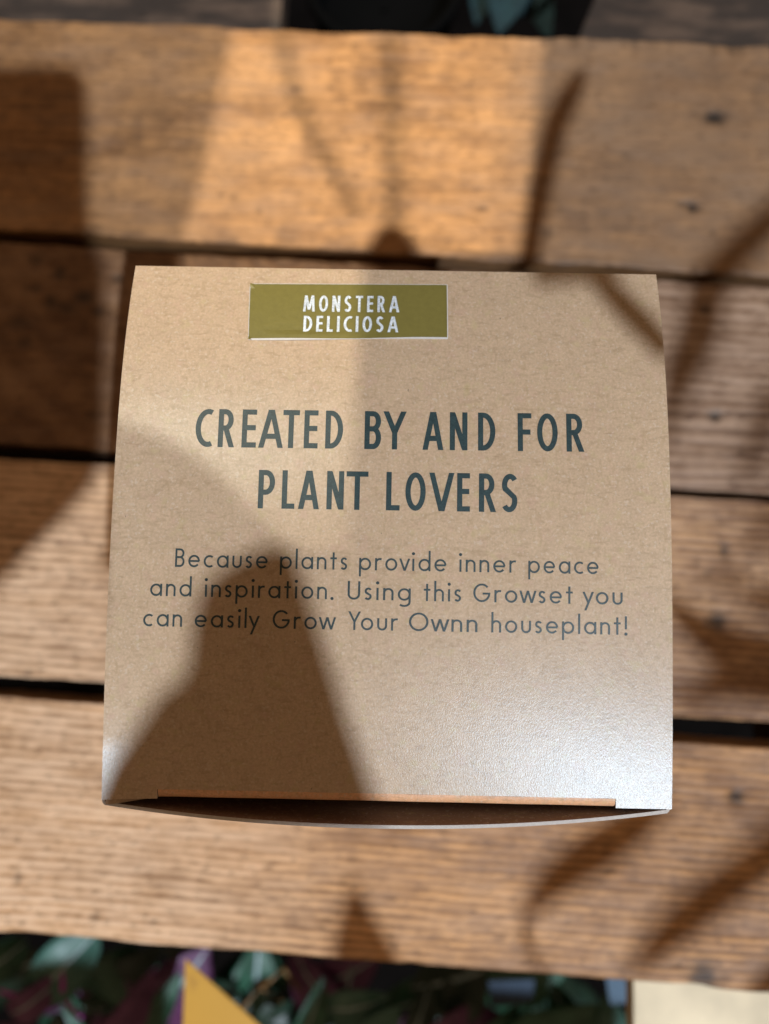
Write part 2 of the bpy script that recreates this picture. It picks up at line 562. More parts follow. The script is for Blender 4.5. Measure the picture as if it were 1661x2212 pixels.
def sheet(name, rows, th, mats, parent, nrm):
    """thin card sheet from rows of points; nrm(i, j) gives the outward direction; edges take the cut-edge material"""
    V, Fc, mi = [], [], []
    n, m = len(rows), len(rows[0])
    for k in (0, 1):
        for i in range(n):
            for j in range(m):
                V.append(Vector(rows[i][j]) - (nrm(i, j) * th if k else Vector((0, 0, 0))))
    I = lambda k, i, j: k * n * m + i * m + j
    for i in range(n - 1):
        for j in range(m - 1):
            Fc.append((I(0, i, j), I(0, i, j + 1), I(0, i + 1, j + 1), I(0, i + 1, j))); mi.append(0)
            Fc.append((I(1, i, j), I(1, i + 1, j), I(1, i + 1, j + 1), I(1, i, j + 1))); mi.append(1)
    for i in range(n - 1):
        for j in (0, m - 1):
            Fc.append((I(0, i, j), I(0, i + 1, j), I(1, i + 1, j), I(1, i, j))); mi.append(2)
    for j in range(m - 1):
        for i in (0, n - 1):
            Fc.append((I(0, i, j), I(1, i, j), I(1, i, j + 1), I(0, i, j + 1))); mi.append(2)
    o = mesh_obj(name, V, Fc, None, parent, mats=mats, mi=mi)
    bm = bmesh.new(); bm.from_mesh(o.data); bmesh.ops.recalc_face_normals(bm, faces=bm.faces)
    bmesh.ops.split_edges(bm, edges=[e for e in bm.edges if len(e.link_faces) == 2 and (e.link_faces[0].material_index == 2) != (e.link_faces[1].material_index == 2)])
    bm.to_mesh(o.data); bm.free()
    mi = [p.material_index for p in o.data.polygons]
    o.data.polygons.foreach_set('use_smooth', [x != 2 for x in mi])
    return o


CARD = [M_KRAFT, M_INNER, M_EDGE]
# the rounded front fold between the notches and the tuck flap that dips into the box
rows_f, rows_t = [], []
r0 = .00155
av = [A0 + .0012 + (A1 - A0 - .0024) * i / 60 for i in range(61)]
fwd = (c_bl - c_tl).normalized()
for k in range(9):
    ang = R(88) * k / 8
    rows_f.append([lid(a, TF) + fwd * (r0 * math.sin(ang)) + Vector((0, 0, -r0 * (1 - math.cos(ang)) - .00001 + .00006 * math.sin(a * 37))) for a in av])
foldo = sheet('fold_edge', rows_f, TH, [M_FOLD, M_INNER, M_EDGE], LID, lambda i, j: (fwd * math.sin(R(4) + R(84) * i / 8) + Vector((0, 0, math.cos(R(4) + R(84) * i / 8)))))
for k in range(7):
    d = .0002 + .013 * k / 6
    rows_t.append([rows_f[-1][j] + Vector((0, 0, -d)) - fwd * (.0016 * (k / 6) ** 1.5) for j in range(len(av))])
sheet('tuck_flap', rows_t, TH, [M_KRAFT, M_INNER, M_EDGE], LID, lambda i, j: fwd)

# walls
inset = .0005
def wall(name, p, q, out, bow=0.0, top=HB - .0006, nseg=48, roundc=0):
    rows = []
    d = (q - p)
    lev = [top - top * k / 10 for k in range(11)]
    for li, z in enumerate(lev):
        row = []
        for i in range(nseg + 1):
            s_ = i / nseg
            b = bow * (1 - abs(2 * s_ - 1) ** 2.1) * (1 - (li / 10)) ** .8
            pt = p + d * s_ + out * (b - .00005)
            row.append(Vector((pt.x, pt.y, z)))
        rows.append(row)
    return sheet(name, rows, .0006, CARD, box, lambda i, j: out)


right = (c_br - c_bl).normalized()
sideL, sideR = (c_tl - c_bl).normalized(), (c_tr - c_br).normalized()
f0 = c_bl + right * .0006 + fwd * .0014
f1 = c_br - right * .0007 + fwd * .0008
wall('front_panel', f0, f1, fwd, bow=.0033, top=HB - .0002)
wall('side_panel', c_bl + right * .0004, c_tl + right * .0004 - fwd * .0001, -right)
wall('side_panel', c_br - right * .0004, c_tr - right * .0004 - fwd * .0001, right)
wall('back_panel', c_tl + fwd * .0004 + right * .001, c_tr + fwd * .0004 - right * .001, -fwd)
# rounded creases joining the front panel to the sides
for p, sg in ((f0, -1), (f1, 1)):
    rows = []
    cx = p - fwd * .0009
    for li in range(11):
        z = (HB - .0003) * (1 - li / 10)
        row = []
        for k in range(7):
            an = R(90) * k / 6
            pt = cx + right * sg * (.0009 * math.sin(an) - .0004) + fwd * (.0009 * math.cos(an))
            row.append(Vector((pt.x, pt.y, z)))
        rows.append(row)
    cxx = cx
    sheet('corner_crease', rows, .0005, CARD, box, lambda i, j, s=sg: (right * s * math.sin(R(90) * j / 6) + fwd * math.cos(R(90) * j / 6)).normalized())
# dust flaps folded in below the lid, one curling up at its outer edge
for (a_, b_, sg) in ((.004, .26, 1), (.74, .994, 1)):
    rows = []
    for i in range(13):
        a = a_ + (b_ - a_) * i / 12
        near = (1 - i / 12) if a_ < .5 else i / 12
        row = []
        for j in range(12):
            t = .32 + (.995 - .32) * j / 11
            if j == 11: t += .0148 * min(1, max(0, near * 1.7 - .55)) * (1 if a_ < .5 else .3)
            p = lid(a, min(t, 1))
            p += fwd * max(0, t - 1) * .098
            row.append(Vector((p.x, p.y, HB + (lid(a, 1).z - HB) * .8 - .0006 - (1 - near) * .006)))
        rows.append(row)
    sheet('dust_flap', rows, .0004, CARD, box, lambda i, j: Vector((0, 0, 1)))
# the bottom
b_ = bmesh.new()
vs = [b_.verts.new((p.x, p.y, z)) for z in (.0003, .0009) for p in (c_tl + right * .001 + fwd * .001, c_tr - right * .001 + fwd * .001, c_br - right * .0012 - fwd * .0005, c_bl + right * .0012 - fwd * .0005)]
for f in ((0, 1, 2, 3), (7, 6, 5, 4), (0, 4, 5, 1), (1, 5, 6, 2), (2, 6, 7, 3), (3, 7, 4, 0)):
    b_.faces.new([vs[i] for i in f])
bm_obj('bottom_panel', b_, M_INNER, box)

# ------------------------------------------------------------------ lettering: strokes of an even width
def arc(cx, cy, rx, ry, a0, a1, n=18):
    return [(cx + rx * math.cos(R(a0 + (a1 - a0) * i / n)), cy + ry * math.sin(R(a0 + (a1 - a0) * i / n))) for i in range(n + 1)]


def caps(ch, h, W=None):
    """capital letters, cap height 1, half stroke h: (width, strokes); strokes run past 0..1 where they are trimmed"""
    H = 1 - h
    if ch == 'A':
        w = W or .58; m = w / 2; k = h * 1.0
        return w, [[(k * .9 - .02 * 0, -.0), (m - h * .15, 1.0)], [(w - k * .9, 0), (m + h * .15, 1.0)], [(w * .22, .30), (w * .78, .30)]]
    if ch == 'B':
        w = W or .44
        return w, [[(h, 0), (h, 1)], [(h, H), (w * .5, H)] + arc(w * .5, (H + .53) / 2, w * .42 - h * .6, (H - .53) / 2, 90, -90, 12)[1:] + [(h, .53)],
                   [(h, .53), (w * .52, .53)] + arc(w * .52, (.53 + h) / 2, w * .48 - h, (.53 - h) / 2, 90, -90, 12)[1:] + [(h, h)]]
    if ch == 'C':
        w = W or .43
        return w, [arc(w * .78, .5, w * .78 - h, .5 - h, 68, 292, 26)]
    if ch == 'D':
        w = W or .47
        return w, [[(h, 0), (h, 1)], [(h, H), (w * .3, H)] + arc(w * .3, .5, w * .7 - h, .5 - h, 90, -90, 20)[1:] + [(h, h)]]
    if ch == 'E':
        w = W or .38
        return w, [[(h, 0), (h, 1)], [(h, H), (w, H)], [(h, .52), (w * .95, .52)], [(h, h), (w, h)]]
    if ch == 'F':
        w = W or .37
        return w, [[(h, 0), (h, 1)], [(h, H), (w, H)], [(h, .50), (w * .92, .50)]]
    if ch == 'G':
        w = W or .80
        return w, [arc(w * .5, .5, w * .5 - h, .5 - h, 42, 356, 34) + [(w - h, .46)], [(w * .54, .46), (w - h * .2, .46)]]
    if ch == 'I':
        return 2 * h, [[(h, 0), (h, 1)]]
    if ch == 'L':
        w = W or .33
        return w, [[(h, 0), (h, 1)], [(h, h), (w, h)]]
    if ch == 'M':
        w = W or .62
        return w, [[(h * .9, 0), (w * .17 + h * .3, 1)], [(w * .17 + h * .3, 1), (w / 2, .12)], [(w / 2, .12), (w * .83 - h * .3, 1)], [(w * .83 - h * .3, 1), (w - h * .9, 0)]]
    if ch == 'N':
        w = W or .46
        return w, [[(h, 0), (h, 1)], [(w - h, 0), (w - h, 1)], [(h * 1.1, .98), (w - h * 1.1, .02)]]
    if ch == 'O':
        w = W or .52
        return w, [arc(w / 2, .5, w / 2 - h, .5 - h, 0, 360, 40)]
    if ch == 'P':
        w = W or .43
        return w, [[(h, 0), (h, 1)], [(h, H), (w * .45, H)] + arc(w * .45, (H + .42) / 2, w * .55 - h, (H - .42) / 2, 90, -90, 14)[1:] + [(h, .42)]]
    if ch == 'R':
        w = W or .44
        return w, [[(h, 0), (h, 1)], [(h, H), (w * .42, H)] + arc(w * .42, (H + .50) / 2, w * .50 - h, (H - .50) / 2, 90, -90, 14)[1:] + [(h, .50)], [(w * .45, .52), (w - h * .95, 0)]]
    if ch == 'S':
        w = W or .42
        r = w * .5 - h
        top = arc(w * .53, 1 - h - .225, r * .98, .225, 35, 205, 14)
        bot = arc(w * .47, h + .225, r * .98, .225, 25, -145, 14)
        return w, [top + bot]
    if ch == 'T':
        w = W or .42
        return w, [[(0, H), (w, H)], [(w / 2, 0), (w / 2, 1)]]
    if ch == 'U':
        w = W or .62
        r = w / 2 - h
        return w, [[(h, 1), (h, h + r)] + arc(w / 2, h + r, r, r, 180, 360, 16)[1:] + [(w - h, 1)]]
    if ch == 'V':
        w = W or .56
        return w, [[(h * .9, 1), (w / 2 - h * .1, 0)], [(w - h * .9, 1), (w / 2 + h * .1, 0)]]
    if ch == 'Y':
        w = W or .54
        return w, [[(h * .9, 1), (w / 2, .44)], [(w - h * .9, 1), (w / 2, .44)], [(w / 2, .5), (w / 2, 0)]]
    raise KeyError(ch)


def lower(ch, h, x=.66, asc=1.10, desc=-.34):
    r = x / 2 - h * .9                # bowl radius
    bw = .62; rx = bw / 2 - h
    if ch in 'adgq':
        c = [arc(bw / 2, x / 2, rx, r, 0, 360, 32)]
        if ch == 'a': return bw, c + [[(bw - h, 0), (bw - h, x)]]
        if ch == 'd': return bw, c + [[(bw - h, 0), (bw - h, asc)]]
        if ch == 'g': return bw, c + [[(bw - h, x), (bw - h, -.08)] + arc(bw / 2, -.08, rx, .21, 0, -140, 14)[1:]]
    if ch == 'p': return bw, [arc(bw / 2, x / 2, rx, r, 0, 360, 32), [(h, desc), (h, x)]]
    if ch == 'c': return .50, [arc(.31, x / 2, .31 - h, r, 52, 308, 24)]
    if ch == 'e': return .62, [[(.60 - h * .3, x / 2 - .0), (h * 1.4, x / 2)], arc(.31, x / 2, .31 - h, r, 0, 322, 30)]
    if ch == 'o': return .62, [arc(.31, x / 2, .31 - h, r, 0, 360, 32)]
    if ch in 'nh':
        w = .50; rr = w / 2 - h
        return w, [[(h, 0), (h, x if ch == 'n' else asc)], [(h, x - h * .9 - rr)] + arc(w / 2, x - h * .9 - rr, rr, rr, 180, 0, 14)[1:] + [(w - h, 0)]]
    if ch == 'u':
        w = .50; rr = w / 2 - h
        return w, [[(h, x), (h, h * .9 + rr)] + arc(w / 2, h * .9 + rr, rr, rr, 180, 360, 14)[1:] + [(w - h, x)]]
    if ch == 'r': return .33, [[(h, 0), (h, x)], arc(.27, x - h * .9 - .18, .22 - h * .2, .18, 172, 72, 8)]
    if ch == 's':
        w = .36; rr = w * .5 - h; q = (x - 2 * h * .9) / 4
        return w, [arc(w * .53, x - h * .9 - q, rr, q, 30, 215, 12) + arc(w * .47, h * .9 + q, rr, q, 35, -150, 12)]
    if ch == 't': return .34, [[(.17, 0), (.17, .93)], [(0, x - h), (.34, x - h)]]
    if ch == 'i': return 2.6 * h, [[(1.3 * h, 0), (1.3 * h, x)], arc(1.3 * h, .93, .62 * h, .62 * h, 0, 360, 10)]
    if ch == 'l': return 2 * h, [[(h, 0), (h, asc)]]
    if ch == 'v': return .54, [[(h * .8, x), (.27, .0)], [(.54 - h * .8, x), (.27, 0)]]
    if ch == 'y': return .54, [[(h * .8, x), (.285, .06)], [(.54 - h * .8, x), (.13, desc)]]
    if ch == 'w': return .84, [[(h * .8, x), (.23, 0)], [(.23, 0), (.42, x)], [(.42, x), (.61, 0)], [(.61, 0), (.84 - h * .8, x)]]
    if ch == '.': return 2.6 * h, [arc(1.3 * h, h * .75, .62 * h, .62 * h, 0, 360, 10)]
    if ch == '!': return 2.6 * h, [[(1.3 * h, .30), (1.3 * h, 1.0)], arc(1.3 * h, h * .75, .62 * h, .62 * h, 0, 360, 10)]
    raise KeyError(ch)


def strip(path, h, sub):
    """left and right outlines of a stroke along path, finely divided"""
    pts = [Vector((*path[0], 0))]
    for p in path[1:]:
        q = Vector((*p, 0))
        d = (q - pts[-1]).length
        n = max(1, int(d / sub))
        a = pts[-1].copy()
        for i in range(1, n + 1): pts.append(a.lerp(q, i / n))
    closed = (pts[0] - pts[-1]).length < 1e-5
    L, Rr = [], []
    n = len(pts)
    for i, p in enumerate(pts):
        if closed: a, b = pts[(i - 1) if i else n - 2], pts[(i + 1) if i < n - 1 else 1]
        else: a, b = pts[max(0, i - 1)], pts[min(n - 1, i + 1)]
        t = (b - a)
        if t.length < 1e-9: t = Vector((1, 0, 0))
        t.normalize()
        nrm = Vector((-t.y, t.x, 0))
        if 0 < i < n - 1:
            t1 = (pts[i] - pts[i - 1]).normalized()
            c = max(.5, abs(t1.dot(t)))
        else: c = 1
        L.append(p + nrm * h / c); Rr.append(p - nrm * h / c)
    return L, Rr


def word(glyphs, P0, Px, Py, mat, parent, surf, lift, halfw, name='printed_word'):
    """glyphs: list of (x offset, strokes, trim); P0, Px, Py: lid coordinates of the origin and of one unit along and up"""
    V, Fc = [], []
    layer = 0
    for x0, sx, strokes, lo, hi in glyphs:
        for path in strokes:
            # diagonals are cut level with the line's top and foot
            ext = []
            for k_, p in enumerate(path): ext.append(p)
            diag = len(path) == 2 and abs(path[0][0] - path[1][0]) > 1e-3 and abs(path[0][1] - path[1][1]) > 1e-3
            if diag:
                a, b = Vector((*path[0], 0)), Vector((*path[1], 0))
                t = (b - a).normalized()
                nrm = Vector((-t.y, t.x, 0))
                hx = halfw / abs(t.y)          # half width measured along the line
                n = max(2, int((b - a).length / .12))
                L = [a.lerp(b, i / n) - Vector((hx, 0, 0)) for i in range(n + 1)]
                Rr = [a.lerp(b, i / n) + Vector((hx, 0, 0)) for i in range(n + 1)]
            else:
                L, Rr = strip(ext, halfw, .12)
            base = len(V)
            layer += 1
            for l, r in zip(L, Rr):
                for q in (l, r):
                    X = x0 + q.x * sx
                    a_ = P0[0] + Px[0] * X + Py[0] * q.y
                    t_ = P0[1] + Px[1] * X + Py[1] * q.y
                    V.append(surf(a_, t_, lift + layer % 6 * 1.6e-6))
            for i in range(len(L) - 1):
                Fc.append((base + 2 * i, base + 2 * i + 1, base + 2 * i + 3, base + 2 * i + 2))
    o = mesh_obj(name, V, Fc, mat, parent)
    bm = bmesh.new(); bm.from_mesh(o.data)
    for f in bm.faces:
        if f.normal.z < 0: f.normal_flip()
    bm.to_mesh(o.data); bm.free()
    return o


def frame(u0, v0, u1, v1, cap):
    """lid frame of a line whose foot runs (u0,v0)-(u1,v1) in the picture, cap pixels high"""
    p0, p1 = lid_uv(u0, v0), lid_uv(u1, v1)
    pc = lid_uv(u0, v0 - cap)
    up = (0.0, pc[1] - p0[1])        # letters stand square on the sheet
    return p0, (p1[0] - p0[0], p1[1] - p0[1]), up


# heading: each letter set to its own measured place
def heading(line, base, cap, mat=M_INK, h=.068, glyph=None):
    (u0, v0), (u1, v1) = base
    for text, boxes in line:
        gl = []
        U0, U1 = boxes[0][0], boxes[-1][1]
        f = lambda u: v0 + (v1 - v0) * (u - u0) / (u1 - u0)
        p0, px, up = frame(U0, f(U0), U1, f(U1), cap)
        span = U1 - U0
        for ch, (a, b) in zip(text, boxes):
            wd, stk = caps(ch, h, (b - a) / cap)
            gl.append((((a - U0) / span), cap / span, stk, 0, 1))
        # here X unit is the whole word span; strokes keep their width because x and y share the cap scale
        word([(x0, sx, stk, 0, 1) for x0, sx, stk, _, _ in gl], p0, px, up, mat, LID, lid, 4.5e-5, h)


z7 = lambda L_: [(368.8 + a * .5773, 368.8 + b * .5773) for a, b in L_]
heading([('CREATED', z7([(90, 150), (175, 236), (264, 318), (328, 418), (417, 479), (497, 549), (577, 643)])),
         ('BY', z7([(724, 786), (795, 879)])),
         ('AND', z7([(943, 1019), (1044, 1110), (1150, 1215)])),
         ('FOR', z7([(1299, 1351), (1372, 1449), (1482, 1547)]))],
        ((420, 965.5), (1263, 976)), 82)
heading([('PLANT', z7([(325, 387), (414, 462), (477, 553), (582, 646), (655, 737)])),
         ('LOVERS', z7([(805, 856), (877, 953), (967, 1059), (1071, 1119), (1153, 1216), (1237, 1299)]))],
        ((553, 1098), (1120, 1107)), 83)


def run(text, base, cap, h, mat, parent, surf, lift, gap, fr=None, capfn=None):
    """one word fitted between two picture points"""
    x = 0
    gl = []
    for i, ch in enumerate(text):
        cap_ch = ch.isupper()
        if cap_ch and capfn: wd, stk = capfn(ch, h)
        elif cap_ch:
            W_ = {'B': .50, 'U': .60, 'G': .86, 'Y': .62, 'O': .90}[ch]
            wd, stk = caps(ch, h, W_)
        else: wd, stk = lower(ch, h)
        gl.append([x, 1, stk, 0, 1])
        g = gap
        if ch in 'vyw' or (i + 1 < len(text) and text[i + 1] in 'vyw'): g = gap * .55
        if ch == 'Y': g = gap * .1
        x += wd + g
    x -= g
    p0, px, up = base
    word([(g[0] / x, 1 / x, g[2], 0, 1) for g in gl], p0, px, up, mat, parent, surf, lift, h)


para = [
    ((377, 1224.5), (1293, 1240.5), [('Because', 377.6, 577.9), ('plants', 604.5, 750), ('provide', 775.5, 964), ('inner', 991.5, 1114), ('peace', 1141, 1293)]),
    ((323, 1287), (1345, 1306.5), [('and', 323.6, 413), ('inspiration.', 441.5, 720), ('Using', 750.6, 887), ('this', 915, 996), ('Growset', 1022, 1237), ('you', 1258.6, 1345)]),
    ((309, 1352.5), (1355, 1371.5), [('can', 309, 393), ('easily', 420, 560), ('Grow', 588.6, 725), ('Your', 752, 858.6), ('Ownn', 883, 1031), ('houseplant!', 1061, 1355)]),
]
for (u0, v0), (u1, v1), ws in para:
    f = lambda u: v0 + (v1 - v0) * (u - u0) / (u1 - u0)
    for tx, a, b in ws:
        run(tx, frame(a, f(a), b, f(b), 40), 40, .052, M_INK2, LID, lid, 4.5e-5, .20)

# ------------------------------------------------------------------ sticker
sc = [lid_uv(541, 614), lid_uv(966, 616), lid_uv(967, 732), lid_uv(537, 735)]


def build_sticker():
    nx, ny = 40, 12
    V, Fc, mi = [], [], []
    for k in (0, 1):
        for i in range(nx + 1):
            for j in range(ny + 1):
                s_, t_ = i / nx, j / ny
                a = (sc[0][0] * (1 - s_) + sc[1][0] * s_) * (1 - t_) + (sc[3][0] * (1 - s_) + sc[2][0] * s_) * t_
                t = (sc[0][1] * (1 - s_) + sc[1][1] * s_) * (1 - t_) + (sc[3][1] * (1 - s_) + sc[2][1] * s_) * t_
                if j == ny: t += .0009 * math.sin(s_ * 7)
                lift = .00013 + (.00022 * max(0, math.sin(s_ * 6.5 - .5)) * (t_ > .85)) + (.0003 if (i == 0 and j in (0, ny)) else 0)
                V.append(lid(a, t, 2e-5 if k else lift))
    I = lambda k, i, j: (k * (nx + 1) + i) * (ny + 1) + j
    for i in range(nx):
        for j in range(ny):
            Fc.append((I(0, i, j), I(0, i, j + 1), I(0, i + 1, j + 1), I(0, i + 1, j)))
            mi.append(0)
    for i in range(nx):
        for j in (0, ny):
            Fc.append((I(0, i, j), I(1, i, j), I(1, i + 1, j), I(0, i + 1, j))); mi.append(1)
    for j in range(ny):
        for i in (0, nx):
            Fc.append((I(0, i, j), I(1, i, j), I(1, i, j + 1), I(0, i, j + 1))); mi.append(1)
    return mesh_obj('sticker', V, Fc, None, box, mats=[M_OLIVE, M_STEDGE], mi=mi)


STK = build_sticker()
# white paper showing round the olive print
for (k0, k1, wd) in ((3, 2, .0012), (0, 1, .0003), (0, 3, .0003), (1, 2, .0007)):
    V = []
    a0, a1 = sc[k0], sc[k1]
    n = 40
    d = Vector((a1[0] - a0[0], a1[1] - a0[1], 0)).normalized()
    side = Vector((-d.y, d.x, 0))
    cen = Vector((sum(c[0] for c in sc) / 4, sum(c[1] for c in sc) / 4, 0))
    if (cen - Vector((*a0, 0))).dot(side) < 0: side = -side
    for i in range(n + 1):
        s_ = i / n
        p = Vector((a0[0] * (1 - s_) + a1[0] * s_, a0[1] * (1 - s_) + a1[1] * s_, 0))
        wv = .0009 * math.sin(s_ * 7) if (k0, k1) == (3, 2) else 0
        ww = wd * (1.6 + 1.2 * math.sin(s_ * 8 + .5)) if (k0, k1) == (3, 2) else wd * 1.5
        lf = .00022 + (.00022 * max(0, math.sin(s_ * 6.5 - .5)) if (k0, k1) == (3, 2) else 0)
        q = p + side * max(.0003, ww)
        p = p - side * .0006
        V += [lid(p.x, p.y + wv, lf), lid(q.x, q.y + wv, lf)]
    mesh_obj('paper_rim', V, [(2 * i, 2 * i + 1, 2 * i + 3, 2 * i + 2) for i in range(n)], M_STEDGE, STK)

capS = lambda ch, h: caps(ch, h, {'M': .66, 'O': .52, 'N': .46, 'S': .42, 'T': .42, 'E': .36, 'R': .44, 'A': .58, 'D': .48, 'L': .33, 'C': .44}.get(ch))
run('MONSTERA', frame(655, 674.5, 862, 676, 35), 35, .073, M_WHITE, STK, lid, .00026, .24, capfn=capS)
run('DELICIOSA', frame(655, 717.5, 860, 719, 34), 34, .073, M_WHITE, STK, lid, .00026, .22, capfn=capS)

# ------------------------------------------------------------------ things below and behind the bench
def leaf_mesh(name, base, tip, width, mat, parent, up=Vector((0, 0, 1)), fold=.25, curl=.15, rib=None, n=12):
    base, tip = Vector(base), Vector(tip)
    ax = tip - base
    L_ = ax.length
    ax.normalize()
    sd = ax.cross(up).normalized()
    nu = sd.cross(ax).normalized()
    V, Fc = [], []
    cols = [-1, -.66, -.33, -.06, .06, .33, .66, 1]
    for i in range(n + 1):
        s_ = i / n
        wd = width * (math.sin(math.pi * s_ ** .8) ** .75) * .5 + .0002
        c = base + ax * (L_ * s_) + nu * (curl * L_ * math.sin(math.pi * s_) - curl * L_ * s_ * s_ * .8)
        for cc in cols:
            V.append(c + sd * (wd * cc) + nu * (abs(cc) * wd * fold + .03 * wd * math.sin(s_ * 19 + cc * 2)))
    m = len(cols)
    nb = len(V)
    V += [v - nu * .0004 for v in V]
    for i in range(n):
        for j in range(m - 1):
            Fc.append((i * m + j, i * m + j + 1, (i + 1) * m + j + 1, (i + 1) * m + j))
            Fc.append((nb + i * m + j, nb + (i + 1) * m + j, nb + (i + 1) * m + j + 1, nb + i * m + j + 1))
        for j in (0, m - 1):
            Fc.append((i * m + j, (i + 1) * m + j, nb + (i + 1) * m + j, nb + i * m + j))
    mi = None
    mats = [mat] + ([rib] if rib else [])
    if rib:
        mi = []
        for i in range(n):
            for j in range(m - 1):
                mi += [1 if j == 3 else 0] * 2
            mi += [0, 0]
    return mesh_obj(name, V, Fc, None, parent, smooth=True, mats=mats, mi=mi)


def leafmat(name, col, col2, rough=.45, sc_=160):
    t = NT(name)
    c = t.mix(t.ramp(t.noise(sc_, detail=4), [(.35, G(0)), (.65, G(1))]), col, col2)
    t.put('Base Color', c)
    t.put('Roughness', rough)
    t.put('Specular IOR Level', .5)
    t.bump(t.noise(500), .3, .0003)
    return t.m


LG = leafmat('green_leaf', (.022, .085, .045, 1), (.04, .14, .08, 1))
LT = leafmat('silver_green_leaf', (.04, .13, .095, 1), (.09, .20, .155, 1))
LP = leafmat('purple_leaf', (.09, .022, .08, 1), (.18, .06, .155, 1))
LM = leafmat('magenta_stem', (.50, .03, .42, 1), (.62, .10, .52, 1))
LR = leafmat('pale_rib', (.30, .42, .42, 1), (.42, .52, .52, 1))
LD = leafmat('dark_leaf', (.012, .03, .018, 1), (.02, .05, .03, 1))
LTe = leafmat('teal_leaf', (.002, .016, .021, 1), (.005, .032, .039, 1), .85)


def stem_tube(name, pts, rad, mat, parent, n=8):
    V, Fc = [], []
    pts = [Vector(p) for p in pts]
    for i, p in enumerate(pts):
        t = (pts[min(i + 1, len(pts) - 1)] - pts[max(i - 1, 0)]).normalized()
        a = t.cross(Vector((0, 0, 1)))
        if a.length < 1e-3: a = Vector((1, 0, 0))
        a.normalize(); b = t.cross(a)
        r = rad[i] if isinstance(rad, (list, tuple)) else rad
        for k in range(n):
            V.append(p + a * (r * math.cos(2 * math.pi * k / n)) + b * (r * math.sin(2 * math.pi * k / n)))
    for i in range(len(pts) - 1):
        for k in range(n):
            Fc.append((i * n + k, i * n + (k + 1) % n, (i + 1) * n + (k + 1) % n, (i + 1) * n + k))
    Fc.append(tuple(range(n))[::-1]); Fc.append(tuple((len(pts) - 1) * n + k for k in range(n)))
    return mesh_obj(name, V, Fc, mat, parent, smooth=True)


ZP = -.10
def L3(u, v, dz=0): return at(u, v, ZP + dz)


def plant(name, root_uv, label, cat, leaves, stems):
    r = empty(name, at(*root_uv, -.30))
    tag(r, label, cat)
    foot = at(*root_uv, -.31)
    for (bu, bv, tu, tv, wd, mat, rib, dz, curl, twist) in leaves:
        upv = Vector((twist, -.15, 1)).normalized()
        leaf_mesh('leaf', L3(bu, bv, dz - .006), L3(tu, tv, dz), wd * CM, mat, r, up=upv, rib=rib, curl=curl)
    for (su, sv, eu, ev, rd, mat, dz) in stems:
        a, b = L3(su, sv, dz), L3(eu, ev, dz)
        f_ = foot.lerp(b, .15)
        stem_tube('stem', [foot, foot.lerp(b, .5) + Vector((.01, 0, -.02)), b, (a + b) / 2 + Vector((0, 0, .004)), a], [rd * .01] * 5, mat, r)
    return r


plant('trailing_plant', (100, 2300), 'trailing houseplant with purple leaves and magenta stems below the bench edge', 'houseplant',
      [(215, 2010, 40, 2190, 2.2, LT, LR, 0.0, .1, -.2), (60, 2030, -60, 2120, 1.6, LG, LR, -.01, .1, .1),
       (190, 2290, 335, 2110, 1.7, LP, None, .004, .15, .4), (20, 2190, 150, 2100, 1.3, LP, LR, .0, .2, 0), (-20, 2240, 140, 2260, 2.2, LP, None, -.01, .1, -.3),
       (120, 2190, 150, 2270, 1.2, LD, LR, .006, .2, 0), (220, 2200, 275, 2290, 1.6, LP, None, -.004, .2, .3),
       (300, 2230, 390, 2110, 1.2, LG, None, -.02, .1, .2), (250, 2100, 350, 2050, 1.3, LD, None, -.03, .1, .2), (90, 2220, 30, 2300, 1.5, LG, LR, -.004, .1, 0)],
      [(140, 2075, 150, 2175, .12, LM, -.002), (125, 2150, 0, 2140, .07, LM, -.006), (330, 2125, 250, 2190, .07, LM, 0)])
plant('trailing_plant', (650, 2320), 'small silver striped leafy plant between the yellow card and the blue plastic tag', 'houseplant',
      [(640, 2260, 700, 2120, 1.3, LG, LR, 0, .1, .3), (700, 2180, 840, 2160, 1.9, LT, LR, 0, .1, -.1), (560, 2230, 600, 2150, 1.0, LD, None, -.01, .1, 0),
       (790, 2240, 860, 2180, 1.6, LT, None, .003, .1, .1), (600, 2200, 540, 2140, 1.0, LT, None, -.02, .1, .1), (880, 2250, 930, 2130, 1.4, LD, LR, -.02, .1, .2),
       (930, 2240, 1010, 2180, 1.4, LP, None, -.015, .1, .2), (640, 2170, 580, 2210, 1.1, LD, None, .0, .1, .2)],
      [(760, 2090, 745, 2160, .09, LR, -.01), (560, 2130, 610, 2090, .09, leafmat('brown_stem', (.17, .09, .03, 1), (.25, .14, .05, 1)), .0),
       (500, 2200, 560, 2130, .09, leafmat('brown_stem', (.17, .09, .03, 1), (.25, .14, .05, 1)), .0)])
plant('broad_leaf_plant', (1210, 2330), 'plant with broad dark green leaves beneath the blue plastic tag', 'houseplant',
      [(1090, 2250, 1310, 2190, 2.8, LG, None, 0, .12, 0), (1230, 2280, 1200, 2130, 1.8, LG, LR, -.004, .1, .2), (1330, 2270, 1310, 2150, 1.4, LT, None, -.002, .1, 0),
       (1040, 2260, 1120, 2180, 1.6, LG, None, -.006, .1, .2), (1020, 2200, 960, 2120, 1.3, LD, None, -.02, .1, 0)],
      [(1200, 2190, 1210, 2260, .08, LG, -.003)])


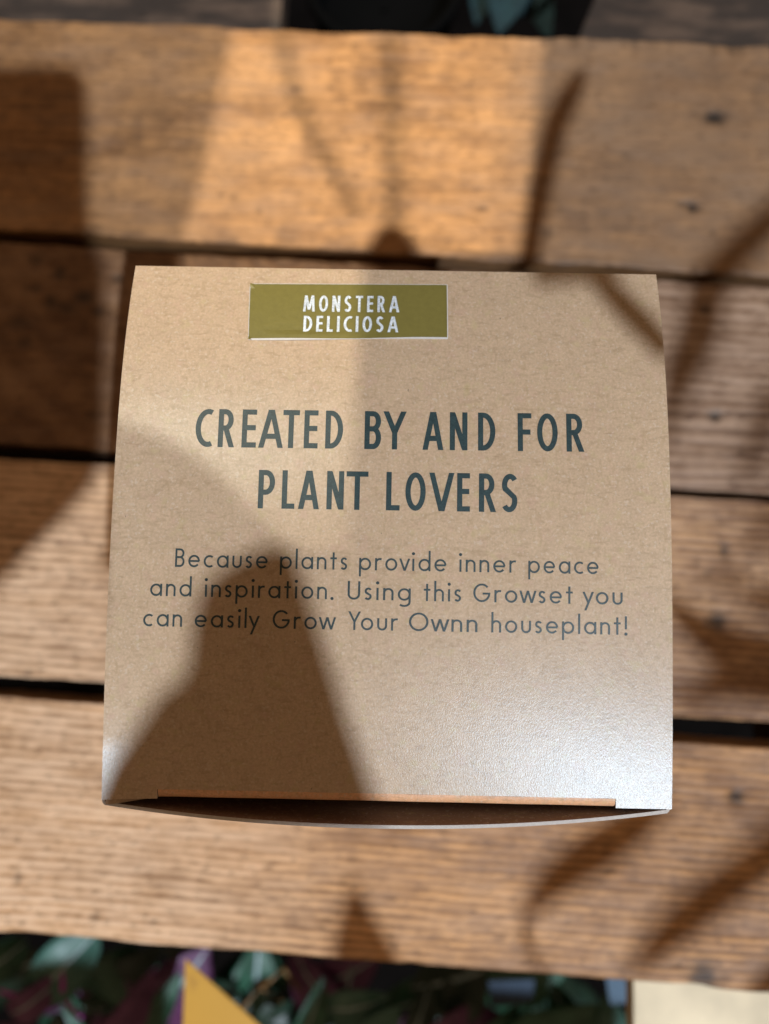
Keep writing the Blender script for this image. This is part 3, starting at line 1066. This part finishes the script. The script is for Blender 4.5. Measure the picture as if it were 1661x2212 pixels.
def slab(name, pts_uv, z, th, mat, label, cat, tilt=None, bevel=.0002):
    b = bmesh.new()
    top = [b.verts.new(at(u, v, z + (tilt[k] if tilt else 0))) for k, (u, v) in enumerate(pts_uv)]
    f = b.faces.new(top)
    e = bmesh.ops.extrude_face_region(b, geom=[f])
    bmesh.ops.translate(b, verts=[g for g in e['geom'] if isinstance(g, bmesh.types.BMVert)], vec=(0, 0, -th))
    o = bm_obj(name, b, mat, None, bevel=bevel)
    tag(o, label, cat)
    return o


def printed_mat(name, col, col2):
    t = NT(name)
    v = t.map((1, 1, 1), rot=(0, 0, -.7))
    k = t.ramp(t.n('ShaderNodeTexNoise', {'Vector': v, 'Scale': 120.0, 'Detail': 3.0}).outputs['Fac'], [(.56, G(0)), (.66, G(1))])
    t.put('Base Color', t.mix(t.math('MULTIPLY', k, .45), col, col2))
    t.put('Roughness', .4)
    return t.m


slab('plant_card', [(400, 2072), (392, 2290), (690, 2330)], -.045, .0006, printed_mat('yellow_card', (.70, .37, .05, 1), (.36, .16, .04, 1)),
     'pointed golden yellow card corner sticking up below the bench', 'card')
slab('plastic_tag', [(1055, 2120), (1155, 2116), (1150, 2166), (1060, 2176)], ZP + .005, .0006, plain('blue_plastic', (.06, .085, .12, 1), .8, .1, .1, 80),
     'dull blue plastic tag in the dark above the broad green leaves', 'plant tag')
slab('plant_label', [(1308, 2105), (1350, 2110), (1362, 2168), (1318, 2172)], ZP + .008, .0007, plain('pale_plastic', (.13, .19, .25, 1), .8, .1, .1, 80),
     'narrow pale blue label upright beside the cream board', 'plant label')
slab('cream_board', [(1368, 2110), (1900, 2150), (1900, 2500), (1372, 2500)], -.022, .008, plain('cream_paint', (.84, .70, .46, 1), .6, .3, .16, 60),
     'cream painted board under the corner of the bench', 'board')
slab('plant_tray', [(180, 2300), (420, 2290), (430, 2400), (180, 2400)], ZP - .06, .0006, M_BLACK, 'black tray edge under the purple leaves', 'tray')

fill = random.Random(5)
bed = empty('bedding_plant', at(650, 2250, -.30))
tag(bed, 'dense mass of small dark green and plum leaves low under the bench edge', 'houseplant')
for k in range(64):
    u, v = fill.uniform(-120, 1380), fill.uniform(2080, 2330)
    z_ = fill.uniform(-.20, -.135)
    an = fill.uniform(0, 6.28)
    L_ = fill.uniform(110, 210)
    mt = fill.choice([LD, LG, LD, LP, LD, LP])
    leaf_mesh('leaf', at(u, v, z_ - .012), at(u + L_ * math.cos(an), v + L_ * .8 * math.sin(an), z_), fill.uniform(.022, .036), mt, bed,
              up=Vector((fill.uniform(-.4, .4), fill.uniform(-.4, .4), 1)).normalized(), rib=fill.choice([None, LR]), curl=.12, n=7)

# behind the bench
rb = [at(-250, -160, -.03), at(620, -160, -.03), at(600, 110, -.03), at(-250, 90, -.03)]
b_ = bmesh.new()
def quad_slab(b, P_, th):
    f = b.faces.new([b.verts.new(p) for p in P_])
    e = bmesh.ops.extrude_face_region(b, geom=[f])
    bmesh.ops.translate(b, verts=[g for g in e['geom'] if isinstance(g, bmesh.types.BMVert)], vec=(0, 0, -th))
quad_slab(b_, rb, .015)
GREYW = wood('grey_wood', (.17, .125, .09, 1), (.06, .045, .035, 1), 41)
o = bm_obj('rear_board', b_, GREYW, None, bevel=.0006)
tag(o, 'dull brown board lying behind the bench, on the side away from the black pot', 'board')
b_ = bmesh.new()
quad_slab(b_, [at(1235, 115, -.03), at(1350, -160, -.03), at(1950, -160, -.03), at(1950, 170, -.03)], .015)
o = bm_obj('rear_board', b_, GREYW, None, bevel=.0006)
tag(o, 'grey brown board behind the bench next to the teal leaves', 'board')

pot = empty('plant_pot', at(830, -60, -.16))
tag(pot, 'black plastic plant pot in the gap behind the bench', 'pot')
def lathe(name, c, prof, mat, parent, n=40):
    V, Fc = [], []
    for r, z in prof:
        for k in range(n):
            V.append(Vector((c.x + r * math.cos(2 * math.pi * k / n), c.y + r * math.sin(2 * math.pi * k / n), z)))
    for i in range(len(prof) - 1):
        for k in range(n):
            Fc.append((i * n + k, i * n + (k + 1) % n, (i + 1) * n + (k + 1) % n, (i + 1) * n + k))
    return mesh_obj(name, V, Fc, mat, parent, smooth=True)
pc = at(830, -60, -.05)
lathe('pot_body', pc, [(.022, -.16), (.032, -.055), (.034, -.055), (.034, -.05), (.031, -.05), (.030, -.07), (.001, -.071)], M_BLACK, pot)
tl = plant('leafy_seedling', (1120, -40), 'small plant with dusky teal leaves growing beside the black pot', 'houseplant', [], [])
for (bu, bv, tu, tv, wd, dz) in ((1110, -60, 1080, 60, 2.2, -.02), (1110, -60, 1190, 70, 1.8, -.03), (1060, -70, 1030, 40, 1.6, -.03), (1180, -60, 1130, 30, 1.6, -.025)):
    leaf_mesh('leaf', at(bu, bv, dz - .075), at(tu, tv, dz - .07), wd * CM, LTe, tl, curl=.12)

# ------------------------------------------------------------------ unseen blockers added overhead to throw the shade
LEAFD = leafmat('blocker_leaf', (.02, .07, .025, 1), (.04, .12, .04, 1))


def toward(p, lamp, z):
    return p + (lamp - p) * ((z - p.z) / (lamp.z - p.z))


def lid_pt(u, v):
    a, t = lid_uv(u, v)
    return lid(a, t)


def above(name, pts, lamp, z, mat, parent, th=.0012):
    P_ = [toward(Vector(p), lamp, z) for p in pts]
    b = bmesh.new()
    f = b.faces.new([b.verts.new(p) for p in P_])
    e = bmesh.ops.extrude_face_region(b, geom=[f])
    bmesh.ops.translate(b, verts=[g for g in e['geom'] if isinstance(g, bmesh.types.BMVert)], vec=(0, 0, th))
    bmesh.ops.triangulate(b, faces=b.faces[:])
    return bm_obj(name, b, mat, parent)


def band(uvw, z0=0, n=5, plane=None):
    """outline of a tapering blocker along u, v, full width"""
    pts = []
    for i in range(len(uvw) - 1):
        for k in range(n):
            s_ = k / n
            pts.append([uvw[i][q] * (1 - s_) + uvw[i + 1][q] * s_ for q in range(3)])
    pts.append(list(uvw[-1]))
    for _ in range(3):
        pts = [pts[0]] + [[(pts[i - 1][q] + 2 * pts[i][q] + pts[i + 1][q]) / 4 for q in range(3)] for i in range(1, len(pts) - 1)] + [pts[-1]]
    L, Rr = [], []
    for i, (u, v, ww) in enumerate(pts):
        a, b = pts[max(0, i - 1)], pts[min(len(pts) - 1, i + 1)]
        dx, dy = b[0] - a[0], b[1] - a[1]
        d = math.hypot(dx, dy) or 1
        nx, ny = -dy / d, dx / d
        L.append((u + nx * ww / 2, v + ny * ww / 2)); Rr.append((u - nx * ww / 2, v - ny * ww / 2))
    return [(plane(u, v) if plane else at(u, v, z0)) for u, v in L + Rr[::-1]]


hang = empty('leafy_blockers', toward(Vector((.0, .0, 0)), LAMP1, .62))
tag(hang, 'unseen leaf-shaped blockers overhead, added to shade the bench', 'houseplant')
SH = lambda pts: [at(u, v, 0) for u, v in pts]
FC = lambda pts: [lid_pt(u, v) for u, v in pts]
hl = []
def H(pts, z=.45, lamp=LAMP1):
    o_ = above('leaf', pts, lamp, z, LEAFD, hang)  # leaf-shaped blocker, unseen, added to cast one shadow
    hl.append(o_)
    return o_
# broad blocker added to shade the left half of the bench
H(SH([(-300, 150), (150, 146), (178, 160), (190, 200), (190, 420), (200, 520), (226, 580), (228, 700), (226, 960), (200, 1050), (130, 1130), (55, 1205), (0, 1262), (-60, 1320), (-300, 1400)]))
H(band([(1262, 150, 14), (1240, 190, 42), (1200, 270, 50), (1172, 400, 48), (1152, 500, 46), (1140, 600, 44)]), .40)
H(band([(1760, 390, 40), (1661, 485, 66), (1580, 560, 74), (1525, 630, 88), (1512, 720, 92), (1475, 800, 78), (1450, 880, 40), (1440, 960, 20)]), .56)
H(band([(1680, 840, 50), (1655, 900, 50), (1628, 980, 40), (1610, 1060, 14)]), .62)
H(band([(1720, 1075, 60), (1655, 1140, 46), (1640, 1205, 24)]), .66)
H(band([(1720, 1295, 50), (1650, 1300, 60), (1598, 1275, 24)]), .60)
H(band([(1425, 1285, 24), (1490, 1345, 66), (1540, 1385, 84), (1600, 1412, 104), (1720, 1440, 130)]), .54)
H(band([(1600, 1215, 10), (1575, 1245, 34), (1530, 1262, 14)]), .58)
H(band([(1560, 1330, 20), (1580, 1390, 60), (1560, 1450, 30)]), .70)
H(band([(1462, 1530, 14), (1510, 1500, 50), (1570, 1470, 90), (1720, 1470, 120)]), .60)
# low blockers added to darken the bed of plants in front of the bench
H([at(u, v, -.10) for u, v in ((-300, 2062), (150, 2075), (372, 2090), (372, 2450), (-300, 2450))], .30)
H([at(u, v, -.10) for u, v in ((720, 2095), (1000, 2110), (1345, 2135), (1350, 2450), (700, 2450), (640, 2200))], .30)
H(band([(1440, 1720, 40), (1380, 1775, 90), (1290, 1840, 104), (1205, 1900, 84), (1140, 1972, 34)]), .50)
H(band([(1140, 1960, 18), (1132, 2020, 18), (1150, 2070, 18), (1200, 2140, 18)]), .40)
H(band([(1800, 1760, 80), (1661, 1850, 104), (1560, 1925, 104), (1470, 2000, 100), (1400, 2070, 64), (1350, 2130, 14)]), .58)
H(band([(1700, 2100, 60), (1630, 2160, 40), (1600, 2200, 10)]), .45)
H(band([(770, 1905, 14), (768, 1950, 50), (775, 2010, 100), (790, 2080, 150), (800, 2180, 190)]), .46)
# blocker added for the pointed shade on the lid
def FL(pts): return [at(u, v, HB) if v > 1715 else lid_pt(u, v) for u, v in pts]
H(FL([(598, 1183), (622, 1186), (645, 1215), (700, 1385), (755, 1560), (803, 1700), (835, 1790), (500, 1815), (195, 1765), (210, 1718), (250, 1655), (300, 1580), (348, 1508), (392, 1476), (410, 1440), (420, 1340), (440, 1275), (490, 1228), (560, 1196)]), .45)
H(band([(1275, 590, 20), (1330, 640, 60), (1400, 710, 62), (1450, 770, 50)], plane=lid_pt), .43)
for o_ in hl:
    me = o_.data
    c = sum((v.co for v in me.vertices), Vector()) / len(me.vertices)
    near = min((v.co for v in me.vertices), key=lambda p: (p - c).length)
    far = max((v.co for v in me.vertices), key=lambda p: p.x - p.y)
    hk = len([x for x in hang.children if x.name.startswith('stalk')])
    ring_c = toward(Vector((0, 0, 0)), LAMP1, 1.95)
    top = ring_c + Vector((.10 * math.cos(hk * .5), .10 * math.sin(hk * .5), .02))
    stem_tube('stalk', [c, toward(c, LAMP1, 1.2), toward(c, LAMP1, 1.85), top], [.0006, .0006, .0006, .001], LEAFD, hang, 6)  # only holds up an added blocker, in line with the lamp

# unseen sheets added under the second lamp to shape its lit patches
board = empty('lamp_blocker', toward(Vector((.05, 0, 0)), LAMP2, .47))
tag(board, 'unseen card sheets added overhead to cut off the warm lamp', 'panel')
M_PANEL = plain('grey_card', (.3, .26, .2, 1), .8, .2)
def B(pts, z=.46): return above('sheet', pts, LAMP2, z, M_PANEL, board, .002)
edge = SH([(1180, -300), (1175, 60), (1150, 300), (1130, 500), (1120, 540), (1000, 545), (790, 548)])
edgef = FC([(783, 590), (777, 700), (765, 900), (752, 1100), (742, 1200), (650, 1190), (600, 1160), (542, 1107), (444, 998), (369, 957), (300, 925), (200, 900)])
low = SH([(560, 1800), (600, 1830), (700, 1900), (640, 1960), (560, 2020), (500, 2300), (2300, 2300), (2300, -300)])
B(edge + edgef + low)
B(SH([(-400, -200), (520, -200), (490, 80), (450, 300), (395, 500), (385, 600), (300, 900), (200, 1050), (90, 1160), (0, 1262), (-400, 1500)]))
# blockers added for a dark blob and soft streaks on the far plank
B(band([(835, 490, 40), (845, 520, 100), (850, 570, 150)]), .42)
H(band([(838, 492, 36), (846, 520, 86), (850, 560, 120)]), .42)
B(band([(590, 0, 26), (620, 150, 30), (670, 290, 32), (740, 400, 26), (770, 470, 12)]), .60)
B(band([(840, 0, 30), (845, 200, 36), (850, 400, 40), (850, 560, 40)]), .66)
